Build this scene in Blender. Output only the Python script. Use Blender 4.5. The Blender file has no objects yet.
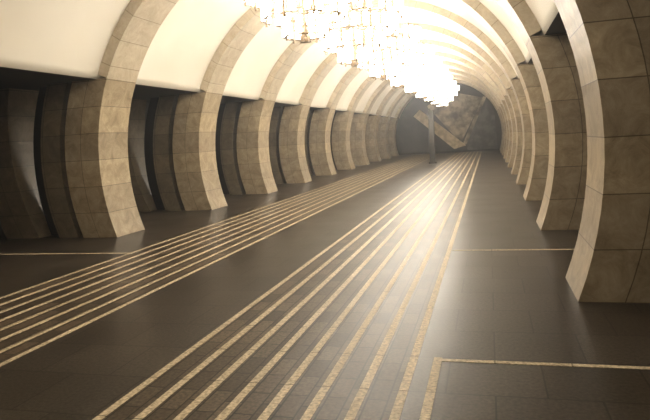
import bpy, bmesh, math, random
from mathutils import Vector, Matrix
random.seed(4)
scene=bpy.context.scene
scene.view_settings.view_transform='Standard'
scene.view_settings.look='None'
scene.view_settings.exposure=0.0

C=-3.03; YC=1.33; R=4.0; RV=4.2; HO=2.95
S=4.05; P0=9.75; PL=0.95
Z0=-7.0; Z1=49.0
def hw(h,r=R): return math.sqrt(max(r*r-(h-YC)**2,0.0))

# ---------- materials ----------
def nt(name):
    m=bpy.data.materials.new(name); m.use_nodes=True
    n=m.node_tree.nodes; l=m.node_tree.links
    return m,n,l,n['Principled BSDF']
def ramp(n,stops):
    r=n.new('ShaderNodeValToRGB'); e=r.color_ramp.elements
    while len(e)<len(stops): e.new(0.5)
    for i,(p,c) in enumerate(stops):
        e[i].position=p; e[i].color=(*c,1)
    return r
def plain(name,col,rough=0.5,metal=0.0,em=None,es=0):
    m,n,l,b=nt(name)
    b.inputs['Base Color'].default_value=(*col,1); b.inputs['Roughness'].default_value=rough
    b.inputs['Metallic'].default_value=metal
    if em: b.inputs['Emission Color'].default_value=(*em,1); b.inputs['Emission Strength'].default_value=es
    return m
def marble(name,c_dark,c_mid,c_light,rough=0.4,rh=0.5,bw=0.4,lo=0.84,hi=1.09,mort=0.3):
    m,n,l,b=nt(name)
    tc=n.new('ShaderNodeTexCoord')
    br=n.new('ShaderNodeTexBrick'); br.offset=0.0
    br.inputs['Scale'].default_value=1.0
    br.inputs['Brick Width'].default_value=bw; br.inputs['Row Height'].default_value=rh
    br.inputs['Mortar Size'].default_value=0.006; br.inputs['Mortar Smooth'].default_value=0.3
    br.inputs['Color1'].default_value=(lo,lo,lo,1); br.inputs['Color2'].default_value=(hi,hi,hi*0.96,1)
    br.inputs['Mortar'].default_value=(mort,mort*0.9,mort*0.8,1)
    l.new(tc.outputs['UV'],br.inputs['Vector'])
    no=n.new('ShaderNodeTexNoise'); no.inputs['Scale'].default_value=3.8; no.inputs['Detail'].default_value=12
    no.inputs['Roughness'].default_value=0.75; no.inputs['Distortion'].default_value=0.7
    l.new(tc.outputs['Object'],no.inputs['Vector'])
    r=ramp(n,[(0.32,c_dark),(0.5,c_mid),(0.68,c_light)])
    l.new(no.outputs['Fac'],r.inputs['Fac'])
    mx=n.new('ShaderNodeMix'); mx.data_type='RGBA'; mx.blend_type='MULTIPLY'; mx.inputs['Factor'].default_value=1
    l.new(r.outputs['Color'],mx.inputs[6]); l.new(br.outputs['Color'],mx.inputs[7])
    l.new(mx.outputs[2],b.inputs['Base Color'])
    b.inputs['Roughness'].default_value=rough
    bp=n.new('ShaderNodeBump'); bp.inputs['Strength'].default_value=0.3; bp.inputs['Distance'].default_value=0.01; bp.invert=True
    l.new(br.outputs['Fac'],bp.inputs['Height']); l.new(bp.outputs['Normal'],b.inputs['Normal'])
    return m
M_marble=marble('marble_pier',(0.20,0.15,0.092),(0.33,0.262,0.172),(0.46,0.382,0.265))
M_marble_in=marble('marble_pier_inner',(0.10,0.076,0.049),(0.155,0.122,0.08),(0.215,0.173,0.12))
M_rib_lit=marble('marble_rib_lit',(0.37,0.30,0.21),(0.46,0.39,0.285),(0.56,0.49,0.38),lo=0.92,hi=1.05,mort=0.4)  # lighter copy of the pier stone: chandelier glare put into the colour
M_groove_shade=plain('pier_groove_shade',(0.010,0.008,0.006),0.8)  # near-black groove cores: shade of the slots painted as colour

def plaster():
    m,n,l,b=nt('plaster_vault')
    tc=n.new('ShaderNodeTexCoord')
    no=n.new('ShaderNodeTexNoise'); no.inputs['Scale'].default_value=0.7; no.inputs['Detail'].default_value=4
    l.new(tc.outputs['Object'],no.inputs['Vector'])
    r=ramp(n,[(0.3,(0.73,0.675,0.565)),(0.7,(0.80,0.755,0.655))])
    l.new(no.outputs['Fac'],r.inputs['Fac']); l.new(r.outputs['Color'],b.inputs['Base Color'])
    b.inputs['Roughness'].default_value=0.7
    return m
M_plaster=plaster()
M_soffit=plain('soffit_dark',(0.03,0.025,0.02),0.7)
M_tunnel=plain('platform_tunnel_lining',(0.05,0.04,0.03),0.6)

def floor_mat(name,c1,c2,mort,bw,rh,rough,off=0.5,rot=0.0,spec=0.5):
    m,n,l,b=nt(name)
    tc=n.new('ShaderNodeTexCoord')
    mp=n.new('ShaderNodeMapping'); mp.inputs['Rotation'].default_value[2]=rot
    l.new(tc.outputs['Object'],mp.inputs['Vector'])
    br=n.new('ShaderNodeTexBrick'); br.offset=off
    br.inputs['Scale'].default_value=1.0
    br.inputs['Brick Width'].default_value=bw; br.inputs['Row Height'].default_value=rh
    br.inputs['Mortar Size'].default_value=0.006
    br.inputs['Color1'].default_value=(*c1,1); br.inputs['Color2'].default_value=(*c2,1); br.inputs['Mortar'].default_value=(*mort,1)
    l.new(mp.outputs[0],br.inputs['Vector'])
    no=n.new('ShaderNodeTexNoise'); no.inputs['Scale'].default_value=40; no.inputs['Detail'].default_value=6
    l.new(tc.outputs['Object'],no.inputs['Vector'])
    r=ramp(n,[(0.3,(0.5,0.5,0.5)),(0.7,(1.5,1.5,1.5))]); l.new(no.outputs['Fac'],r.inputs['Fac'])
    mx=n.new('ShaderNodeMix'); mx.data_type='RGBA'; mx.blend_type='MULTIPLY'; mx.inputs['Factor'].default_value=1
    l.new(br.outputs['Color'],mx.inputs[6]); l.new(r.outputs['Color'],mx.inputs[7])
    l.new(mx.outputs[2],b.inputs['Base Color'])
    n2=n.new('ShaderNodeTexNoise'); n2.inputs['Scale'].default_value=1.3; n2.inputs['Detail'].default_value=5
    l.new(tc.outputs['Object'],n2.inputs['Vector'])
    mr=n.new('ShaderNodeMapRange'); mr.inputs['To Min'].default_value=rough-0.03; mr.inputs['To Max'].default_value=rough+0.05
    l.new(n2.outputs['Fac'],mr.inputs['Value']); l.new(mr.outputs[0],b.inputs['Roughness'])
    b.inputs['Specular IOR Level'].default_value=spec
    return m
M_floor=floor_mat('granite_floor',(0.030,0.0235,0.017),(0.045,0.036,0.027),(0.010,0.008,0.006),0.6,0.6,0.31,spec=0.10)
M_panel=floor_mat('granite_setts',(0.045,0.034,0.023),(0.098,0.074,0.050),(0.012,0.009,0.006),0.30,0.1267,0.36,0.5,math.pi/2,spec=0.08)
M_stripe=floor_mat('stone_stripe',(0.40,0.33,0.22),(0.49,0.41,0.285),(0.16,0.13,0.085),0.6,0.5,0.45,0.0,math.pi/2,spec=0.08)
M_metal=plain('chandelier_bronze',(0.18,0.13,0.08),0.35,0.9)
M_bulb=plain('chandelier_glass_lit',(1,0.95,0.85),0.3,0,(1,0.94,0.84),23)
M_post=plain('post_dark_metal',(0.03,0.025,0.02),0.6,0.0)
M_sign=plain('post_sign_face',(0.06,0.05,0.037),0.5)
M_signal=plain('signal_lamp_red',(0.8,0.1,0.05),0.4,0,(1.0,0.12,0.04),4)

# ---------- helpers ----------
def obj(name,bm,mats,parent=None,smooth=False):
    me=bpy.data.meshes.new(name); bm.normal_update(); bm.to_mesh(me); bm.free()
    for m in mats: me.materials.append(m)
    if smooth:
        for p in me.polygons: p.use_smooth=True
    o=bpy.data.objects.new(name,me); scene.collection.objects.link(o)
    if parent: o.parent=parent
    return o
def box(bm,x0,x1,y0,y1,z0,z1,mi=0):
    v=[bm.verts.new((x,y,z)) for z in (z0,z1) for y in (y0,y1) for x in (x0,x1)]
    for f in ((0,2,3,1),(4,5,7,6),(0,1,5,4),(2,6,7,3),(0,4,6,2),(1,3,7,5)):
        fc=bm.faces.new([v[i] for i in f]); fc.material_index=mi
def sweep_slab(bm,prof_in,prof_out,y0,y1,mi=0):
    uv=bm.loops.layers.uv.verify()
    n=len(prof_in); s=[0.0]
    for i in range(1,n):
        s.append(s[-1]+math.hypot(prof_in[i][0]-prof_in[i-1][0],prof_in[i][1]-prof_in[i-1][1]))
    def quad(pts,uvs):
        f=bm.faces.new([bm.verts.new(p) for p in pts]); f.material_index=mi
        for lp,u in zip(f.loops,uvs): lp[uv].uv=u
    for i in range(n-1):
        a,b=prof_in[i],prof_in[i+1]; c,d=prof_out[i],prof_out[i+1]
        da=math.hypot(a[0]-c[0],a[1]-c[1]); db=math.hypot(b[0]-d[0],b[1]-d[1])
        quad([(a[0],y0,a[1]),(a[0],y1,a[1]),(b[0],y1,b[1]),(b[0],y0,b[1])],[(0.008,s[i]),(0.392,s[i]),(0.392,s[i+1]),(0.008,s[i+1])])
        quad([(c[0],y0,c[1]),(d[0],y0,d[1]),(d[0],y1,d[1]),(c[0],y1,c[1])],[(0.008,s[i]),(0.008,s[i+1]),(0.392,s[i+1]),(0.392,s[i])])
        for y in (y0,y1):
            quad([(a[0],y,a[1]),(b[0],y,b[1]),(d[0],y,d[1]),(c[0],y,c[1])],[(0.01,s[i]),(0.01,s[i+1]),(0.01+db,s[i+1]),(0.01+da,s[i])])
    for k in (0,-1):
        a=prof_in[k]; c=prof_out[k]
        quad([(a[0],y0,a[1]),(c[0],y0,c[1]),(c[0],y1,c[1]),(a[0],y1,a[1])],[(0.1,0.1),(0.3,0.1),(0.3,0.3),(0.1,0.3)])

NH=14
hs=[(HO-0.002)*i/NH for i in range(NH+1)]
def curve(sd,off,r=R): return [(C+sd*(hw(h,r)+off),h) for h in hs]
def lean(sd,off,k): return [(C+sd*(hw(h)+off+k*(h/HO)),h) for h in hs]

# ---------- pylons ----------
def pylon(sd,y0):
    bm=bmesh.new(); y1=y0+PL
    sweep_slab(bm,curve(sd,0),curve(sd,0.74),y0,y1,0)
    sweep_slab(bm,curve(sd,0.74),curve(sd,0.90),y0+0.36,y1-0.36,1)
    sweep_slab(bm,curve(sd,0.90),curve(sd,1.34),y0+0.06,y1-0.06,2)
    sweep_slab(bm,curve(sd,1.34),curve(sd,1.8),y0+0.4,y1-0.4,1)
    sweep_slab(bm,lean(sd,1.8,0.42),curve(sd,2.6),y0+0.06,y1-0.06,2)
    bmesh.ops.remove_doubles(bm,verts=bm.verts,dist=1e-5)
    return obj('marble_pylon',bm,[M_marble,M_groove_shade,M_marble_in])
ys=[]
y=P0-3*S
while y+PL<Z1: ys.append(y); y+=S
for y in ys:
    pylon(-1,y); pylon(1,y)

# ---------- ceiling ----------
bm=bmesh.new()
a1=math.asin((HO-YC)/RV)
prof=[(C+hw(HO)+2.62,HO)]
for i in range(65):
    a=a1+(math.pi-2*a1)*i/64
    prof.append((C+RV*math.cos(a),YC+RV*math.sin(a)))
prof.append((C-hw(HO)-2.62,HO))
for i in range(len(prof)-1):
    a,b=prof[i],prof[i+1]
    f=bm.faces.new([bm.verts.new(p) for p in ((a[0],Z0,a[1]),(b[0],Z0,b[1]),(b[0],Z1,b[1]),(a[0],Z1,a[1]))])
    f.material_index=1 if i in (0,len(prof)-2) else 0
    f.smooth = f.material_index==0
bmesh.ops.remove_doubles(bm,verts=bm.verts,dist=1e-5)
ceil=obj('ceiling',bm,[M_plaster,M_soffit])

# ---------- ribs ----------
a0=math.asin((HO-YC)/R)
NA=40
for y in ys:
    bm=bmesh.new()
    pin=[];pout=[]
    for i in range(NA+1):
        a=a0+(math.pi-2*a0)*i/NA
        pin.append((C+R*math.cos(a),YC+R*math.sin(a)))
        pout.append((C+(RV+0.06)*math.cos(a),YC+(RV+0.06)*math.sin(a)))
    sweep_slab(bm,pin,pout,y,y+PL,0)
    bmesh.ops.remove_doubles(bm,verts=bm.verts,dist=1e-5)
    obj('vault_rib',bm,[M_rib_lit],ceil)

# ---------- platform tunnels ----------
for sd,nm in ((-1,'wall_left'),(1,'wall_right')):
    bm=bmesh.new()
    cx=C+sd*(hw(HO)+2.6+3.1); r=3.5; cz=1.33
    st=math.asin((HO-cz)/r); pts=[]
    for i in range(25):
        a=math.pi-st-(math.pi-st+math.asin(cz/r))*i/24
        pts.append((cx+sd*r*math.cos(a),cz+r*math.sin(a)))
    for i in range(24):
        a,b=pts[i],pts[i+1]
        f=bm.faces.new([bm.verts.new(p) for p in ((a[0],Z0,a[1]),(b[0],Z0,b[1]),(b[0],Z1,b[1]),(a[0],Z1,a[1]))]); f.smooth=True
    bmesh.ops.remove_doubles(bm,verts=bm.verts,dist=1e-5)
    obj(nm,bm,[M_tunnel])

# ---------- floor ----------
bm=bmesh.new(); box(bm,C-12.9,C+12.9,Z0,Z1,-0.2,0.0); floor=obj('floor',bm,[M_floor])
bm=bmesh.new()
for a,b in ((-2.33,-0.56),(-5.50,-3.73)):
    box(bm,a,b,Z0+.1,47.0,-0.01,0.0015,0)
obj('sett_band',bm,[M_panel],floor)
bm=bmesh.new(); w=0.029
for base in (-2.33,-5.50):
    for i in range(8):
        x=base+1.77*i/7
        box(bm,x-w,x+w,Z0+.1,47.0,-0.01,0.003)
box(bm,-0.39-w,-0.39+w,Z0+.1,4.2,-0.01,0.003)
for k in range(-2,1):
    yy=P0+PL+ (S-PL)/2 + k*S -S
    ww=w*0.8
    box(bm,-0.56+w+0.01 if k!=-1 else -0.39+w,3.4,yy-ww,yy+ww,-0.01,0.003)
    box(bm,-9.4,-5.50-w-0.01,yy-ww,yy+ww,-0.01,0.003)
obj('stripe_inlay',bm,[M_stripe],floor)

# ---------- end walls ----------
def endmat():
    m,n,l,b=nt('end_wall_stone')
    tc=n.new('ShaderNodeTexCoord')
    no=n.new('ShaderNodeTexNoise'); no.inputs['Scale'].default_value=1.4; no.inputs['Detail'].default_value=6
    l.new(tc.outputs['Object'],no.inputs['Vector'])
    r=ramp(n,[(0.35,(0.025,0.021,0.016)),(0.65,(0.065,0.053,0.040))])
    l.new(no.outputs['Fac'],r.inputs['Fac']); l.new(r.outputs['Color'],b.inputs['Base Color'])
    b.inputs['Roughness'].default_value=0.6
    return m
M_end=endmat()
bm=bmesh.new(); box(bm,C-12.9,C+12.9,Z1,Z1+0.3,-0.2,6.2); obj('wall_back',bm,[M_end])
bm=bmesh.new(); box(bm,C-12.9,C+12.9,Z0-0.3,Z0,-0.2,6.2); obj('wall_front',bm,[M_plaster])

def mosaic(name,c1,c2,c3,sc=3):
    m,n,l,b=nt(name)
    tc=n.new('ShaderNodeTexCoord')
    vo=n.new('ShaderNodeTexNoise'); vo.inputs['Scale'].default_value=sc; vo.inputs['Detail'].default_value=6
    l.new(tc.outputs['Object'],vo.inputs['Vector'])
    r=ramp(n,[(0.38,c1),(0.5,c2),(0.62,c3)])
    l.new(vo.outputs['Fac'],r.inputs['Fac']); l.new(r.outputs['Color'],b.inputs['Base Color'])
    b.inputs['Roughness'].default_value=0.5
    return m
M_tan=mosaic('relief_tan',(0.42,0.32,0.18),(0.55,0.43,0.26),(0.66,0.53,0.35))
M_mot=mosaic('relief_mottled',(0.10,0.075,0.045),(0.31,0.24,0.15),(0.56,0.46,0.32),1.5)
M_gry=mosaic('relief_grey',(0.055,0.05,0.043),(0.09,0.082,0.07),(0.14,0.128,0.108),2)
rel=bpy.data.objects.new('wall_relief_artwork',None); scene.collection.objects.link(rel); rel.location=(C,Z1,0)
def slab(name,pts,t,mat):
    bm=bmesh.new()
    f=[bm.verts.new((x,-t,z)) for x,z in pts]; b=[bm.verts.new((x,-0.001,z)) for x,z in pts]
    bm.faces.new(f[::-1]); bm.faces.new(b)
    n=len(pts)
    for i in range(n): bm.faces.new((f[i],f[(i+1)%n],b[(i+1)%n],b[i]))
    bmesh.ops.recalc_face_normals(bm,faces=bm.faces)
    return obj(name,bm,[mat],rel)
slab('tilted_panel',[(-1.5,3.6),(0.4,4.7),(2.7,4.1),(0.9,0.7)],0.25,M_mot)
slab('diagonal_beam',[(-2.7,3.0),(-2.2,3.5),(1.3,0.5),(0.4,0.25)],0.45,M_tan)
slab('panel_edge',[(-1.6,3.75),(0.4,4.9),(0.45,4.7),(-1.5,3.55)],0.4,M_tan)
slab('right_wing',[(2.9,4.0),(3.5,3.0),(3.7,0.1),(1.4,0.1),(1.3,0.9)],0.2,M_gry)
slab('right_beam',[(2.7,4.2),(2.95,4.15),(1.35,0.6),(1.05,0.6)],0.4,M_mot)

# ---------- info post ----------
post=bpy.data.objects.new('information_post',None); scene.collection.objects.link(post); post.location=(-2.9,32.4,0)
bm=bmesh.new(); box(bm,-0.2,0.2,-0.15,0.15,0.0,0.08); box(bm,-0.14,0.14,-0.1,0.1,0.08,2.72); obj('post_body',bm,[M_post],post)
bm=bmesh.new(); box(bm,-0.11,0.11,-0.115,-0.1,1.1,2.4); box(bm,-0.16,0.16,-0.12,0.12,2.72,2.78); obj('post_sign',bm,[M_sign],post)

# ---------- chandeliers ----------
def cyl(bm,p,q,r,seg=6,mi=0):
    p=Vector(p);q=Vector(q);d=(q-p); z=d.normalized()
    x=z.orthogonal().normalized(); yv=z.cross(x)
    A=[bm.verts.new(p+(x*math.cos(t)+yv*math.sin(t))*r) for t in [2*math.pi*i/seg for i in range(seg)]]
    B=[bm.verts.new(v.co+d) for v in A]
    for i in range(seg):
        f=bm.faces.new((A[i],A[(i+1)%seg],B[(i+1)%seg],B[i])); f.material_index=mi
    bm.faces.new(A[::-1]).material_index=mi; bm.faces.new(B).material_index=mi
# signal lamps standing on the left platform
for xs,ysg in ((-14.6,17.2),(-13.2,25.3)):
    sg=bpy.data.objects.new('signal_lamp',None); scene.collection.objects.link(sg)
    bm=bmesh.new(); box(bm,xs-0.12,xs+0.12,ysg-0.12,ysg+0.12,0,0.05); cyl(bm,(xs,ysg,0.05),(xs,ysg,1.55),0.04,10)
    box(bm,xs-0.11,xs+0.11,ysg-0.08,ysg+0.08,1.5,2.05); obj('housing',bm,[M_post],sg)
    bm=bmesh.new(); cyl(bm,(xs,ysg-0.12,1.87),(xs,ysg-0.07,1.87),0.075,12); obj('lens',bm,[M_signal],sg)

def chand_meshes():
    top=YC+RV-0.02
    bm=bmesh.new()
    cyl(bm,(0,0,3.35),(0,0,top),0.035,8); cyl(bm,(0,0,top-0.06),(0,0,top),0.22,12)
    cyl(bm,(0,0,3.3),(0,0,3.42),0.10,8)
    gb=bmesh.new()
    for t,(h,rr,n) in enumerate(((3.55,0.34,5),(3.85,0.70,9),(4.20,1.0,13),(4.55,1.15,14))):
        for i in range(n):
            a=2*math.pi*(i+0.5*t)/n; x,y=rr*math.cos(a),rr*math.sin(a)
            cyl(bm,(0,0,h+0.05),(x,y,h),0.012,5)
            cyl(bm,(x,y,h-0.22),(x,y,h+0.24),0.022,6)
            tx,ty=-math.sin(a),math.cos(a)
            for dz in (-0.15,0.17):
                cyl(bm,(x-tx*0.15,y-ty*0.15,h+dz),(x+tx*0.15,y+ty*0.15,h+dz),0.02,5)
            for dz in (-0.07,0.09):
                for s in (-1,1):
                    px,py=x+s*tx*0.11,y+s*ty*0.11
                    cyl(gb,(px,py,h+dz-0.06),(px,py,h+dz+0.06),0.046,8)
    return bm,gb
cb,gb=chand_meshes()
me1=bpy.data.meshes.new('chandelier_frame'); cb.normal_update(); cb.to_mesh(me1); me1.materials.append(M_metal)
me2=bpy.data.meshes.new('chandelier_bulbs'); gb.normal_update(); gb.to_mesh(me2); me2.materials.append(M_bulb)
M_dim=plain('chandelier_glass_dim',(1,0.95,0.85),0.3,0,(1,0.92,0.8),7)
me3=me2.copy(); me3.materials.clear(); me3.materials.append(M_dim)
for k in range(-3,9):
    e=bpy.data.objects.new('chandelier',None); scene.collection.objects.link(e); e.location=(C,10.3+k*S,0)
    for nm,me in (('frame',me1),('bulbs',me2 if 0<=k<=5 else me3)):
        o=bpy.data.objects.new(nm,me); scene.collection.objects.link(o); o.parent=e
    ld=bpy.data.lights.new('lamp','POINT'); ld.energy=145 if k>=0 else 60; ld.color=(1,0.87,0.69); ld.shadow_soft_size=0.14
    lo=bpy.data.objects.new('lamp',ld); scene.collection.objects.link(lo); lo.parent=e; lo.location=(0.25,0,4.85)

# ---------- world ----------
w=bpy.data.worlds.new('world'); scene.world=w; w.use_nodes=True
w.node_tree.nodes['Background'].inputs[0].default_value=(0.02,0.016,0.012,1)
vs=w.node_tree.nodes.new('ShaderNodeVolumeScatter'); vs.inputs['Density'].default_value=0.006
vs.inputs['Anisotropy'].default_value=0.75
w.node_tree.links.new(vs.outputs[0],w.node_tree.nodes['World Output'].inputs['Volume'])

# ---------- camera ----------
f=600.0; th=math.atan(166.8/f); pt=math.atan(70.3/f); ph=math.atan(0.06)
fw=Vector((-math.sin(th)*math.cos(pt),math.cos(th)*math.cos(pt),-math.sin(pt)))
rt=fw.cross(Vector((0,0,1))).normalized(); up=rt.cross(fw)
up2=up*math.cos(ph)+rt*math.sin(ph); rt2=rt*math.cos(ph)-up*math.sin(ph)
M=Matrix((rt2,up2,-fw)).transposed().to_4x4(); M.translation=Vector((0,0,1.6))
cd=bpy.data.cameras.new('camera'); cd.sensor_width=36; cd.lens=36*f/650; cd.clip_start=0.05; cd.clip_end=200
cam=bpy.data.objects.new('camera',cd); scene.collection.objects.link(cam); cam.matrix_world=M
scene.camera=cam
